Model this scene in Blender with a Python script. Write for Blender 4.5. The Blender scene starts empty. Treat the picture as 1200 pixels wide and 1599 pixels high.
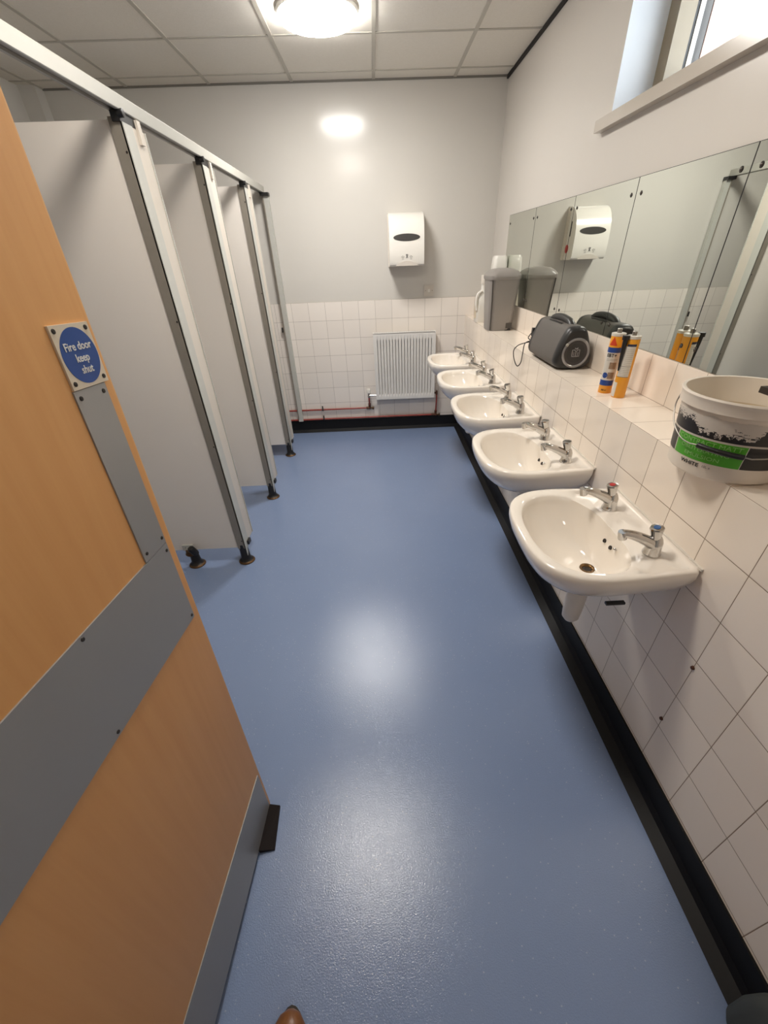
import bpy, bmesh, math, random
from mathutils import Vector, Matrix
random.seed(7)
C = bpy.context.scene.collection
SC = bpy.context.scene
PI = math.pi

# ------------------------------------------------------------------ camera, world, lights, exposure
cam_d = bpy.data.cameras.new('camera'); cam = bpy.data.objects.new('camera', cam_d); C.objects.link(cam)
R_ = Vector((0.99877115, -0.03906607, -0.03049657)); U_ = Vector((0.04733742, 0.56976877, 0.82044057)); F_ = Vector((0.01467539, 0.82087599, -0.57091789))
cam.matrix_world = Matrix(((R_.x, U_.x, -F_.x, 0.0), (R_.y, U_.y, -F_.y, 0.0), (R_.z, U_.z, -F_.z, 1.5285), (0, 0, 0, 1)))
cam_d.sensor_fit = 'HORIZONTAL'; cam_d.sensor_width = 36.0
cam_d.lens = 36.0 * 638.352 / 1200.0
cam_d.shift_x = -13.343 / 1200.0; cam_d.shift_y = 43.401 / 1200.0
cam_d.clip_start = 0.02; cam_d.clip_end = 100
SC.camera = cam

w = bpy.data.worlds.new('overcast_sky'); SC.world = w; w.use_nodes = True
w.node_tree.nodes['Background'].inputs['Color'].default_value = (0.86, 0.93, 1.0, 1)
w.node_tree.nodes['Background'].inputs['Strength'].default_value = 8.0
SC.view_settings.view_transform = 'Standard'; SC.view_settings.look = 'None'
SC.view_settings.exposure = 0.06; SC.view_settings.gamma = 1.0; SC.view_settings.use_curve_mapping = False
SC.cycles.max_bounces = 8; SC.cycles.diffuse_bounces = 5; SC.cycles.glossy_bounces = 5
LAMP_COLS = [(1.0, 0.965, 0.92), (1.0, 0.93, 0.84), (1.0, 0.95, 0.90)]   # far lamp, near lamp, added fill lamp outside the doorway
LAMP_EMITS = [70.0, 52.0, 14.0]

# ------------------------------------------------------------------ key dimensions (metres, floor z=0)
XB = 0.831     # tiled boxing under the ledge, right
XW = 1.040     # right wall above the ledge
XL = -2.40     # left wall behind the cubicles
YB = 4.300     # back wall
YF = -0.35     # front wall behind the camera
Z1 = 1.049     # ledge top
H = 2.572      # ceiling
ZM0, ZM1 = 1.196, 1.745
TR = 0.15270; TRZ = 0.15304; YS = 1.91527
TB = 0.15249; TBZ = 0.14990; X0 = -0.61384
PF = -0.850    # cubicle front plane

def lin(r, g=None, b=None):
    f = lambda c: (c/255/12.92) if c/255 <= 0.04045 else ((c/255+0.055)/1.055)**2.4
    if g is None: g = b = r
    return (f(r), f(g), f(b), 1.0)

# ------------------------------------------------------------------ materials
class NT:
    def __init__(s, name):
        s.m = bpy.data.materials.new(name); s.m.use_nodes = True
        s.t = s.m.node_tree; s.b = s.t.nodes['Principled BSDF']
    def n(s, typ, **kw):
        x = s.t.nodes.new(typ)
        for k, v in kw.items(): setattr(x, k, v)
        return x
    def l(s, a, b): s.t.links.new(a, b)
    def math(s, op, a, b=None, clamp=False):
        x = s.n('ShaderNodeMath', operation=op, use_clamp=clamp)
        for i, v in enumerate((a, b)):
            if v is None: continue
            if isinstance(v, (int, float)): x.inputs[i].default_value = v
            else: s.l(v, x.inputs[i])
        return x.outputs[0]
    def obj(s): return s.n('ShaderNodeTexCoord').outputs['Object']
    def xyz(s, v):
        x = s.n('ShaderNodeSeparateXYZ'); s.l(v, x.inputs[0]); return x.outputs
    def mix(s, fac, a, b):
        x = s.n('ShaderNodeMix', data_type='RGBA')
        if isinstance(fac, (int, float)): x.inputs['Factor'].default_value = fac
        else: s.l(fac, x.inputs['Factor'])
        for k, v in (('A', a), ('B', b)):
            i = [q for q in x.inputs if q.name == k and q.type == 'RGBA'][0]
            if isinstance(v, tuple): i.default_value = v
            else: s.l(v, i)
        return [q for q in x.outputs if q.type == 'RGBA'][0]
    def noise(s, vec, scale, detail=3, rough=0.5):
        x = s.n('ShaderNodeTexNoise'); x.inputs['Scale'].default_value = scale
        x.inputs['Detail'].default_value = detail; x.inputs['Roughness'].default_value = rough
        if vec is not None: s.l(vec, x.inputs['Vector'])
        return x.outputs['Fac']
    def scale(s, vec, sc):
        x = s.n('ShaderNodeMapping'); x.inputs['Scale'].default_value = sc; s.l(vec, x.inputs['Vector']); return x.outputs[0]
    def bump(s, h, strength, dist=0.002):
        x = s.n('ShaderNodeBump'); x.inputs['Strength'].default_value = strength; x.inputs['Distance'].default_value = dist
        s.l(h, x.inputs['Height']); s.l(x.outputs[0], s.b.inputs['Normal'])
    def set(s, **kw):
        names = dict(rough='Roughness', metal='Metallic', spec='Specular IOR Level', coat='Coat Weight', trans='Transmission Weight', ior='IOR')
        for k, v in kw.items():
            s.b.inputs[names[k]].default_value = v
        return s

def flat(name, col, rough=0.5, metal=0.0, spec=0.5, vary=0.04, scale=30, coat=0.0, bump=0.0):
    t = NT(name); t.set(rough=rough, metal=metal, spec=spec, coat=coat)
    o = t.obj(); f = t.noise(o, scale, 3)
    d = tuple(max(0, c*(1-vary)) for c in col[:3])+(1,); e = tuple(min(1, c*(1+vary)) for c in col[:3])+(1,)
    t.l(t.mix(f, d, e), t.b.inputs['Base Color'])
    if bump: t.bump(t.noise(o, scale*6, 2), bump)
    return t.m

def tiles(name, axes, org, pitch, col, grout, gw=0.0042, rough=0.16):
    """glazed square wall tiles; axes are two of 0,1,2"""
    t = NT(name); o = t.obj(); p = t.xyz(o)
    lines = []
    cell = []
    for a, og, pt in zip(axes, org, pitch):
        u = t.math('DIVIDE', t.math('SUBTRACT', p[a], og), pt)
        fr = t.math('SUBTRACT', u, t.math('FLOOR', u))
        d = t.math('MINIMUM', fr, t.math('SUBTRACT', 1.0, fr))
        d = t.math('MULTIPLY', d, pt)
        lines.append(t.math('MULTIPLY', d, 1.0/gw*2, True)); cell.append(t.math('FLOOR', u))
    m = t.math('MINIMUM', lines[0], lines[1])
    cx = t.n('ShaderNodeCombineXYZ'); t.l(cell[0], cx.inputs[0]); t.l(cell[1], cx.inputs[1])
    wn = t.n('ShaderNodeTexWhiteNoise', noise_dimensions='3D'); t.l(cx.outputs[0], wn.inputs['Vector'])
    c2 = tuple(c*0.93 for c in col[:3])+(1,)
    base = t.mix(wn.outputs['Value'], c2, col)
    g = t.mix(t.noise(o, 9, 4), grout, tuple(c*0.45 for c in grout[:3])+(1,))
    sm = t.n('ShaderNodeMapRange', interpolation_type='SMOOTHSTEP'); t.l(m, sm.inputs[0]); sm.inputs[1].default_value = 0.25; sm.inputs[2].default_value = 0.75
    t.l(t.mix(sm.outputs[0], g, base), t.b.inputs['Base Color'])
    t.set(spec=0.5)
    t.l(t.math('ADD', t.math('MULTIPLY', t.math('SUBTRACT', 1.0, sm.outputs[0]), 0.5), rough), t.b.inputs['Roughness'])
    hgt = t.math('ADD', m, t.math('MULTIPLY', t.noise(o, 7, 2), 0.5))
    t.bump(hgt, 0.35, 0.0015)
    return t.m

M = {}
M['paint'] = flat('wall_paint', lin(208, 204, 197), 0.17, spec=0.32, vary=0.015, scale=4, bump=0.02)
M['paint_r'] = flat('wall_paint_eggshell', lin(216, 210, 202), 0.24, spec=0.35, vary=0.015, scale=4, bump=0.02)
TILE = lin(245, 233, 219); GROUT = lin(158, 134, 108)
M['tile_back'] = tiles('back_wall_tile', (0, 2), (X0, Z1), (TB, TBZ), lin(241, 233, 224), lin(172, 160, 148), gw=0.0038)
M['tile_right'] = tiles('right_wall_tile', (1, 2), (YS, Z1), (TR, TRZ), TILE, GROUT)
M['tile_ledge'] = tiles('ledge_tile', (1, 0), (YS, XB-0.02), (TR, 1.0), TILE, GROUT)
M['reveal'] = flat('window_reveal_paint', lin(226, 230, 234), 0.45, vary=0.01)
M['sill'] = flat('gloss_sill_paint', lin(194, 185, 173), 0.18, vary=0.03, scale=8)
M['frame_paint'] = flat('cream_frame_paint', lin(150, 137, 115), 0.35)
M['alu'] = flat('brushed_aluminium', lin(196, 197, 194), 0.34, metal=0.75, vary=0.03)
M['alu_white'] = flat('white_coated_aluminium', lin(190, 189, 182), 0.40, spec=0.35, vary=0.02)
M['rail'] = flat('rail_aluminium', lin(172, 170, 162), 0.5, spec=0.3, vary=0.02)
M['plate_w'] = flat('shaded_white_plate', lin(206, 198, 187), 0.35, vary=0.01)  # white plate, its colour toned down for the shadow it sits in
M['screw_cap'] = flat('dull_screw_cap', lin(96, 92, 88), 0.35, metal=0.8, vary=0.05)
M['alu_dark'] = flat('grey_channel_aluminium', lin(150, 143, 132), 0.42, metal=0.3, vary=0.03)
M['panel'] = flat('laminate_partition', lin(234, 227, 218), 0.42, spec=0.35, vary=0.02, scale=3)
M['post'] = flat('laminate_pilaster', lin(208, 199, 187), 0.38, vary=0.02)
M['black'] = flat('black_plastic', lin(28, 27, 28), 0.4, vary=0.1)
M['black_rubber'] = flat('black_skirting_vinyl', lin(21, 21, 23), 0.5, spec=0.25, vary=0.08, scale=12)
M['gap'] = flat('black_shadow_gap_and_edge', lin(24, 21, 20), 0.7)
M['greyline'] = flat('grey_shadow_line', lin(118, 114, 106), 0.6)
M['brass'] = flat('worn_brass', lin(98, 74, 50), 0.45, metal=0.7, vary=0.25, scale=60)
M['rust'] = flat('rusty_steel', lin(92, 58, 40), 0.6, metal=0.3, vary=0.3, scale=80)
M['ceramic'] = flat('white_glazed_ceramic', lin(241, 233, 222), 0.07, spec=0.6, vary=0.012, scale=5, coat=0.3)
M['chrome'] = flat('chrome', lin(205, 203, 200), 0.09, metal=1.0, vary=0.03)
M['red_dot'] = flat('red_enamel', lin(178, 52, 52), 0.3)
M['blue_dot'] = flat('blue_enamel', lin(58, 98, 150), 0.3)
M['hole'] = flat('dark_recess', lin(40, 33, 27), 0.6)
M['drain'] = flat('tarnished_waste', lin(110, 84, 52), 0.3, metal=0.8, vary=0.25, scale=50)
M['white_pvc'] = flat('white_pvc', lin(222, 214, 203), 0.3)
M['white_gloss'] = flat('white_gloss_plastic', lin(232, 228, 220), 0.22, spec=0.5, vary=0.01)
M['white_enamel'] = flat('white_radiator_enamel', lin(226, 223, 218), 0.28, vary=0.01)
M['smoke'] = flat('smoked_window_plastic', lin(66, 64, 62), 0.2, vary=0.08, scale=40)
M['grey_print'] = flat('grey_print', lin(120, 118, 115), 0.5)
M['red_plastic'] = flat('red_plastic', lin(190, 45, 42), 0.3)
M['pipe_red'] = flat('red_painted_pipe', lin(150, 62, 52), 0.35, vary=0.12, scale=20)
M['bin'] = flat('grey_bin_plastic', lin(142, 136, 131), 0.34, vary=0.03, scale=10)
M['bin_dark'] = flat('dark_grey_bin_plastic', lin(70, 66, 62), 0.4)
M['spk'] = flat('dark_speaker_fabric', lin(98, 93, 88), 0.62, vary=0.14, scale=300, bump=0.2)
M['spk_end'] = flat('black_speaker_rubber', lin(40, 39, 39), 0.4, vary=0.1)
M['spk_ring'] = flat('silver_ring', lin(150, 148, 148), 0.3, metal=0.5)
M['spk_cone'] = flat('dark_cone', lin(54, 50, 50), 0.5)
M['dust'] = flat('dry_plaster_dust', lin(170, 165, 155), 0.8)
M['yellow'] = flat('yellow_cartridge_print', lin(232, 158, 38), 0.35, vary=0.03)
M['cwhite'] = flat('white_cartridge_print', lin(214, 208, 198), 0.35, vary=0.03)
M['cblue'] = flat('blue_cartridge_print', lin(42, 74, 146), 0.35)
M['cred'] = flat('red_emblem_print', lin(214, 72, 40), 0.35)
M['cpic'] = flat('brownish_picture_print', lin(150, 128, 108), 0.4, vary=0.6, scale=120)
M['cdark'] = flat('navy_print', lin(44, 48, 72), 0.4)
M['text_black'] = flat('black_ink', lin(34, 32, 32), 0.5)
M['text_white'] = flat('white_ink', lin(225, 222, 214), 0.5)
M['text_grey'] = flat('grey_ink', lin(120, 116, 110), 0.5)
M['bucket'] = flat('white_bucket_plastic', lin(228, 218, 205), 0.32, vary=0.015)
M['paint_in'] = flat('drying_cream_paint', lin(208, 192, 166), 0.4, vary=0.05)
M['lab_black'] = flat('black_label_print', lin(38, 36, 36), 0.38, vary=0.1)
M['lab_green'] = flat('green_label_print', lin(82, 168, 44), 0.38)
M['lab_grey'] = flat('silver_label_print', lin(205, 197, 187), 0.38)
M['lab_pale'] = flat('pale_green_ink', lin(150, 205, 120), 0.4)
M['wire'] = flat('galvanised_wire', lin(170, 165, 158), 0.35, metal=0.9)
M['bristle'] = flat('dark_bristles', lin(52, 42, 34), 0.8, vary=0.3, scale=200)
M['olive'] = flat('paint_flecked_ferrule', lin(140, 128, 84), 0.5, vary=0.3, scale=120)
M['sat_steel'] = flat('satin_grey_plate', lin(160, 158, 155), 0.38, metal=0.30, vary=0.03, scale=6)
M['sign_white'] = flat('cream_sign_plate', lin(215, 200, 176), 0.35)
M['sign_blue'] = flat('blue_sign_disc', lin(30, 72, 140), 0.35, vary=0.02)
M['leather'] = flat('tan_leather', lin(120, 76, 40), 0.3, vary=0.35, scale=25)
M['sole'] = flat('dark_sole', lin(50, 42, 34), 0.6)
M['charcoal'] = flat('dark_grey_matt', lin(70, 74, 72), 0.7)
M['stopper'] = flat('dark_brown_rubber', lin(24, 16, 15), 0.7, spec=0.2)
M['brick'] = None

# floor vinyl: blue with pale flecks and a fine grain that breaks the lamps' reflections up
t = NT('blue_safety_vinyl'); o = t.obj()
base = t.mix(t.noise(o, 2.2, 4), lin(124, 142, 176), lin(134, 152, 185))
base = t.mix(t.math('MULTIPLY', t.noise(o, 260, 2), 0.30), base, lin(96, 111, 143))
v = t.n('ShaderNodeTexVoronoi'); v.inputs['Scale'].default_value = 90; t.l(o, v.inputs['Vector'])
pick = t.n('ShaderNodeSeparateColor'); t.l(v.outputs['Color'], pick.inputs[0])
fl = t.math('MULTIPLY', t.math('LESS_THAN', v.outputs['Distance'], 0.17), t.math('GREATER_THAN', pick.outputs[0], 0.84))
base = t.mix(t.math('MULTIPLY', fl, 0.42), base, lin(188, 196, 208))
t.l(base, t.b.inputs['Base Color']); t.set(rough=0.14, spec=0.55)
t.bump(t.math('ADD', t.noise(o, 250, 2), t.math('MULTIPLY', t.noise(o, 520, 1), 0.6)), 0.52, 0.0009)
M['floor'] = t.m
# mineral fibre ceiling tile
t = NT('ceiling_tile'); o = t.obj()
t.l(t.mix(t.noise(o, 90, 4), lin(224, 219, 208), lin(234, 229, 220)), t.b.inputs['Base Color']); t.set(rough=0.85, spec=0.2)
t.bump(t.noise(o, 160, 3), 0.3, 0.002); M['ctile'] = t.m
M['cbar'] = flat('ceiling_grid_bar', lin(186, 181, 170), 0.45)
# beech laminate
t = NT('beech_laminate'); o = t.obj()
g1 = t.noise(t.scale(o, (30, 42, 2.2)), 1.0, 5, 0.6); g2 = t.noise(t.scale(o, (8, 9, 0.9)), 1.0, 3)
c = t.mix(g1, lin(208, 146, 86), lin(231, 176, 115)); c = t.mix(t.math('MULTIPLY', g2, 0.6), c, lin(216, 155, 92))
t.l(c, t.b.inputs['Base Color']); t.set(rough=0.38, spec=0.4); M['beech'] = t.m
M['beech_edge'] = flat('beech_lipping', lin(222, 170, 112), 0.4)
# silvered mirror glass (slightly green)
t = NT('mirror_glass'); o = t.obj()
t.l(t.mix(t.noise(o, 3, 2), (0.77, 0.80, 0.74, 1), (0.79, 0.82, 0.76, 1)), t.b.inputs['Base Color']); t.set(rough=0.0, metal=1.0); M['mirror'] = t.m
# window glass
t = NT('window_glass'); o = t.obj()
t.l(t.mix(t.noise(o, 3, 2), (0.96, 0.98, 0.98, 1), (0.98, 1, 1, 1)), t.b.inputs['Base Color']); t.set(rough=0.0, trans=1.0, ior=1.05); M['glass'] = t.m
# outside brick
t = NT('outside_brick'); o = t.obj()
bt = t.n('ShaderNodeTexBrick'); bt.inputs['Color1'].default_value = lin(186, 156, 143); bt.inputs['Color2'].default_value = lin(178, 148, 136); bt.inputs['Mortar'].default_value = lin(184, 164, 150)
bt.inputs['Scale'].default_value = 4.4; sp = t.xyz(o); cb = t.n('ShaderNodeCombineXYZ'); t.l(t.math('ADD', sp[0], sp[1]), cb.inputs[0]); t.l(sp[2], cb.inputs[1]); t.l(cb.outputs[0], bt.inputs['Vector'])
t.l(bt.outputs['Color'], t.b.inputs['Base Color']); t.set(rough=0.8); M['brick'] = t.m
# lamp diffusers
for k_ in (0, 1, 2):
    t = NT('lit_opal_diffuser'); o = t.obj(); c_ = LAMP_COLS[k_]+(1,)
    t.l(t.mix(t.noise(o, 3, 1), c_, c_), t.b.inputs['Emission Color']); t.b.inputs['Emission Strength'].default_value = LAMP_EMITS[k_]
    M['lamp%d' % k_] = t.m

# ------------------------------------------------------------------ geometry helpers
def bm_new(): return bmesh.new()
def box(bm, lo, hi, mi=0):
    vs = [bm.verts.new((x, y, z)) for z in (lo[2], hi[2]) for y in (lo[1], hi[1]) for x in (lo[0], hi[0])]
    fs = [(0, 2, 3, 1), (4, 5, 7, 6), (0, 1, 5, 4), (2, 6, 7, 3), (0, 4, 6, 2), (1, 3, 7, 5)]
    out = []
    for f in fs:
        q = bm.faces.new([vs[i] for i in f]); q.material_index = mi; out.append(q)
    return vs
def bevel(bm, off, seg=2):
    bmesh.ops.bevel(bm, geom=[e for e in bm.edges if e.is_manifold and e.calc_face_angle(0) > 0.5], offset=off, segments=seg, profile=0.5, affect='EDGES', clamp_overlap=True)
    return bm
def bbox_bm(lo, hi, bev=0.0, seg=2):
    bm = bm_new(); box(bm, lo, hi)
    if bev: bevel(bm, bev, seg)
    return bm
def lathe(bm, prof, n=32, axis=Vector((0, 0, 1)), org=Vector((0, 0, 0)), mi=0, cap=True):
    """prof: list of (r, h)"""
    axis = Vector(axis).normalized(); org = Vector(org)
    a = axis.orthogonal().normalized() if abs(axis.z) < 0.99 else Vector((1, 0, 0)); b = axis.cross(a)
    rings = []
    for r, h in prof:
        if r < 1e-6: rings.append([bm.verts.new(org + axis*h)])
        else: rings.append([bm.verts.new(org + axis*h + (a*math.cos(2*PI*i/n) + b*math.sin(2*PI*i/n))*r) for i in range(n)])
    for p, q in zip(rings, rings[1:]):
        for i in range(n):
            j = (i+1) % n
            if len(p) == 1 and len(q) == 1: continue
            if len(p) == 1: f = bm.faces.new((p[0], q[j], q[i]))
            elif len(q) == 1: f = bm.faces.new((p[i], p[j], q[0]))
            else: f = bm.faces.new((p[i], p[j], q[j], q[i]))
            f.material_index = mi
    if cap:
        for rg, fl in ((rings[0], True), (rings[-1], False)):
            if len(rg) > 1:
                f = bm.faces.new(rg[::-1] if fl else rg); f.material_index = mi
    return bm
def tube(bm, pts, r, n=12, mi=0, cap=True):
    """swept round tube; r number or list"""
    pts = [Vector(p) for p in pts]; N = len(pts)
    rr = r if isinstance(r, (list, tuple)) else [r]*N
    up = None; rings = []
    for i, p in enumerate(pts):
        d = (pts[min(i+1, N-1)] - pts[max(i-1, 0)]).normalized()
        if up is None: a = d.orthogonal().normalized()
        else:
            a = up - d*up.dot(d)
            a = a.normalized() if a.length > 1e-6 else d.orthogonal().normalized()
        up = a; b = d.cross(a)
        rings.append([bm.verts.new(p + (a*math.cos(2*PI*k/n) + b*math.sin(2*PI*k/n))*rr[i]) for k in range(n)])
    for p, q in zip(rings, rings[1:]):
        for k in range(n):
            f = bm.faces.new((p[k], p[(k+1) % n], q[(k+1) % n], q[k])); f.material_index = mi
    if cap:
        bm.faces.new(rings[0][::-1]).material_index = mi; bm.faces.new(rings[-1]).material_index = mi
    return bm
def prism(bm, poly, lo, hi, axis=0, mi=0):
    """extrude a closed 2-D polygon along axis (poly in the two other axes, cyclic order)"""
    def P(u, v, w):
        return {0: (w, u, v), 1: (u, w, v), 2: (u, v, w)}[axis]
    A = [bm.verts.new(P(u, v, lo)) for u, v in poly]; B = [bm.verts.new(P(u, v, hi)) for u, v in poly]
    n = len(poly)
    fs = [bm.faces.new(A[::-1]), bm.faces.new(B)]
    for i in range(n): fs.append(bm.faces.new((A[i], A[(i+1) % n], B[(i+1) % n], B[i])))
    for f in fs: f.material_index = mi
    return bm
def smooth_path(pts, k=6):
    pts = [Vector(p) for p in pts]; out = []
    for i in range(len(pts)-1):
        p0, p1, p2, p3 = pts[max(i-1, 0)], pts[i], pts[i+1], pts[min(i+2, len(pts)-1)]
        for j in range(k):
            s = j/k
            out.append(0.5*((2*p1) + (p2-p0)*s + (2*p0-5*p1+4*p2-p3)*s*s + (3*p1-p0-3*p2+p3)*s**3))
    out.append(pts[-1]); return out
def obj(name, bm, mats, parent=None, sm=None, loc=None):
    bmesh.ops.recalc_face_normals(bm, faces=bm.faces[:])
    me = bpy.data.meshes.new(name); bm.to_mesh(me); bm.free()
    for m in (mats if isinstance(mats, (list, tuple)) else [mats]): me.materials.append(M[m])
    if sm is not None:
        for p in me.polygons: p.use_smooth = True
        if sm < 3: 
            me.set_sharp_from_angle(angle=sm)
    o = bpy.data.objects.new(name, me); C.objects.link(o)
    if parent: o.parent = parent
    if loc: o.location = loc
    return o
def tag(o, label=None, cat=None, group=None, kind=None):
    if label: o['label'] = label
    if cat: o['category'] = cat
    if group: o['group'] = group
    if kind: o['kind'] = kind
    return o
def thing(name, label, cat, loc=(0, 0, 0), rotz=0.0, group=None, kind=None):
    o = bpy.data.objects.new(name, None); C.objects.link(o); o.empty_display_size = 0.05
    o.location = loc; o.rotation_euler = (0, 0, rotz)
    return tag(o, label, cat, group, kind)
def struct(name, bm, mats, label, cat, sm=None):
    return tag(obj(name, bm, mats, None, sm), label, cat, None, 'structure')
def copy_tree(o, parent=None):
    c = o.copy(); C.objects.link(c)
    if parent: c.parent = parent
    for ch in list(o.children): copy_tree(ch, c)
    return c
def text_bm(s, size, fn, sx=1.0, bold=0.0, align='CENTER', extrude=0.0003):
    """text as mesh; fn maps (x, y, depth) of the flat text to a 3-D point"""
    cu = bpy.data.curves.new('lettering', 'FONT'); cu.body = s; cu.size = size; cu.align_x = align; cu.align_y = 'CENTER'
    cu.extrude = extrude; cu.offset = bold; cu.resolution_u = 4
    o = bpy.data.objects.new('lettering_tmp', cu); C.objects.link(o)
    dg = bpy.context.evaluated_depsgraph_get()
    me = bpy.data.meshes.new_from_object(o.evaluated_get(dg))
    bm = bmesh.new(); bm.from_mesh(me)
    bpy.data.objects.remove(o); bpy.data.curves.remove(cu); bpy.data.meshes.remove(me)
    for v in bm.verts: v.co = Vector(fn(v.co.x*sx, v.co.y, v.co.z))
    return bm
def merge(dst, src):
    me = bpy.data.meshes.new('tmp'); src.to_mesh(me); src.free(); dst.from_mesh(me); bpy.data.meshes.remove(me); return dst

# ------------------------------------------------------------------ room shell
struct('floor', bbox_bm((XL-0.1, YF-0.1, -0.1), (XB+0.1, YB+0.1, 0)), 'floor', 'blue speckled vinyl floor of the washroom', 'floor')
# ceiling: tiles plus a hanging T-bar grid, one mesh
bm = bm_new(); box(bm, (XL-0.1, YF-0.1, H), (XW+0.25, YB+0.1, H+0.08), 0)
for k in range(-5, 3):
    x = 0.0625+0.587*k
    if XL < x < XW: box(bm, (x-0.011, YF, H-0.004), (x+0.011, YB, H+0.002), 1)
for k in range(0, 9):
    y = 4.13-0.575*k
    if y > YF: box(bm, (XL, y-0.010, H-0.003), (XW, y+0.010, H+0.002), 1)
struct('ceiling', bm, ['ctile', 'cbar'], 'suspended ceiling of pale square tiles in a metal grid', 'ceiling')
# back wall, tiled to 1.2 m
bm = bm_new(); box(bm, (XL-0.1, YB, -0.1), (XW+0.3, YB+0.12, H+0.1), 0)
wb = box(bm, (XL, YB-0.008, 0), (XW, YB+0.01, Z1+TBZ), 1)
struct('wall_back', bm, ['paint', 'tile_back'], 'back wall, pale grey paint above white square tiles', 'wall')
struct('wall_left', bbox_bm((XL-0.12, YF, -0.1), (XL, YB, H+0.1)), 'paint', 'left wall behind the toilet cubicles', 'wall')
bm = bm_new(); DX0, DX1 = -0.47, 0.47
for lo, hi in (((XL-0.1, YF-0.12, -0.1), (DX0, YF, H+0.1)), ((DX1, YF-0.12, -0.1), (XW+0.3, YF, H+0.1)), ((DX0, YF-0.12, 2.06), (DX1, YF, H+0.1))): box(bm, lo, hi)
struct('wall_front', bm, 'paint', 'wall with the doorway behind the camera', 'wall')
# the unseen passage outside the doorway, with an added fill lamp
bm = bm_new()
for lo, hi in (((-1.1, -2.6, -0.1), (-1.0, YF-0.12, H+0.1)), ((1.0, -2.6, -0.1), (1.1, YF-0.12, H+0.1)), ((-1.1, -2.7, -0.1), (1.1, -2.6, H+0.1)), ((-1.1, -2.7, H), (1.1, YF-0.12, H+0.1))): box(bm, lo, hi)
struct('wall_passage', bm, 'paint', 'walls of the passage outside the doorway', 'wall')
struct('floor_passage', bbox_bm((-1.1, -2.7, -0.1), (1.1, YF-0.1, -0.0005)), 'floor', 'floor of the passage outside the doorway', 'floor')
# right wall above the ledge with a window opening
WY0, WY1, WZ0, WZ1 = 0.75, 2.42, 1.985, 2.47
bm = bm_new()
T = XW+0.285
box(bm, (XW, YF, 0.9), (T, YB, WZ0)); box(bm, (XW, YF, WZ1), (T, YB, H+0.1)); box(bm, (XW, YF, WZ0), (T, WY0, WZ1)); box(bm, (XW, WY1, WZ0), (T, YB, WZ1))
for f in bm.faces:
    c = f.calc_center_median()
    if XW+0.01 < c.x < T-0.01 and WZ0-0.01 <= c.z <= WZ1+0.01 and WY0-0.01 <= c.y <= WY1+0.01: f.material_index = 1
struct('wall_right', bm, ['paint_r', 'reveal'], 'upper right wall painted cream, with the high window in it', 'wall')
# tiled boxing with ledge and upstand
bm = bm_new(); box(bm, (XB, YF, -0.05), (XW+0.05, YB, Z1-0.0), 0)
for f in bm.faces:
    if f.normal.z > 0.5 or f.calc_center_median().z > Z1-0.001: f.material_index = 1
box(bm, (XW-0.012, YF, Z1-0.001), (XW+0.02, YB, ZM0), 0)
struct('wall_boxing', bm, ['tile_right', 'tile_ledge'], 'white tiled boxing with a ledge along the right wall behind the basins', 'wall')
# skirtings
bm = bm_new(); prism(bm, [(XB+0.01, 0.122), (XB-0.007, 0.122), (XB-0.010, 0.045), (XB-0.018, 0.022), (XB-0.052, 0.0015), (XB+0.01, 0.0015)], YF, YB-0.012, axis=1)
struct('baseboard_right', bm, 'black_rubber', 'black coved skirting under the basins', 'skirting')
bm = bm_new(); prism(bm, [(YB, 0.125), (YB-0.014, 0.125), (YB-0.016, 0.03), (YB-0.032, 0.0015), (YB, 0.0015)], XL, XB-0.01, axis=0)
struct('baseboard_back', bm, 'black_rubber', 'black coved skirting along the back wall', 'skirting')
struct('trim_1', bbox_bm((XW-0.012, YF, H-0.020), (XW+0.01, YB-0.002, H+0.001)), 'gap', 'black strip standing in for the shadow gap where the ceiling meets the right wall', 'trim')  # black strip takes the place of the dark shadow gap
struct('trim_2', bbox_bm((XL, YB-0.012, H-0.010), (XW-0.012, YB+0.002, H+0.001)), 'greyline', 'grey strip standing in for the shadow line where the ceiling meets the back wall', 'trim')  # shadow line under the ceiling edge, made as a grey strip
struct('trim_3', bbox_bm((XL-0.01, YB-0.10, 0.13), (XL+0.115, YB+0.01, H)), 'paint', 'boxed pipe column in the back left corner', 'trim')
# window
win = thing('window_1', 'high window on the right wall with white daylight behind', 'window', (XW, 0, 0), kind='structure')
fx0, fx1 = 0.150, 0.215
bm = bm_new()
for lo, hi in (((fx0, WY1-0.075, WZ0), (fx1, WY1, WZ1)), ((fx0, WY0, WZ0), (fx1, WY0+0.075, WZ1)), ((fx0, WY0, WZ1-0.06), (fx1, WY1, WZ1)), ((fx0, WY0, WZ0), (fx1, WY1, WZ0+0.05))): box(bm, lo, hi)
obj('window_frame', bm, 'frame_paint', win)
def ring_frame(xa, xb, ins, wd):
    bm = bm_new()
    for lo, hi in (((xa, WY1-ins-wd, WZ0+ins), (xb, WY1-ins, WZ1-ins)), ((xa, WY0+ins, WZ0+ins), (xb, WY0+ins+wd, WZ1-ins)), ((xa, WY0+ins, WZ1-ins-wd), (xb, WY1-ins, WZ1-ins)), ((xa, WY0+ins, WZ0+ins), (xb, WY1-ins, WZ0+ins+wd))): box(bm, lo, hi)
    return bm
obj('gasket', ring_frame(fx1-0.004, fx1+0.012, 0.02, 0.052), 'black', win)
obj('casement', ring_frame(fx1+0.012, fx1+0.030, 0.02, 0.056), 'white_gloss', win)
obj('glazing_bead', ring_frame(fx1+0.030, fx1+0.058, 0.02, 0.056), 'bin_dark', win)
obj('pane', bbox_bm((fx1+0.040, WY0+0.075, WZ0+0.075), (fx1+0.045, WY1-0.075, WZ1-0.075)), 'glass', win)
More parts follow.
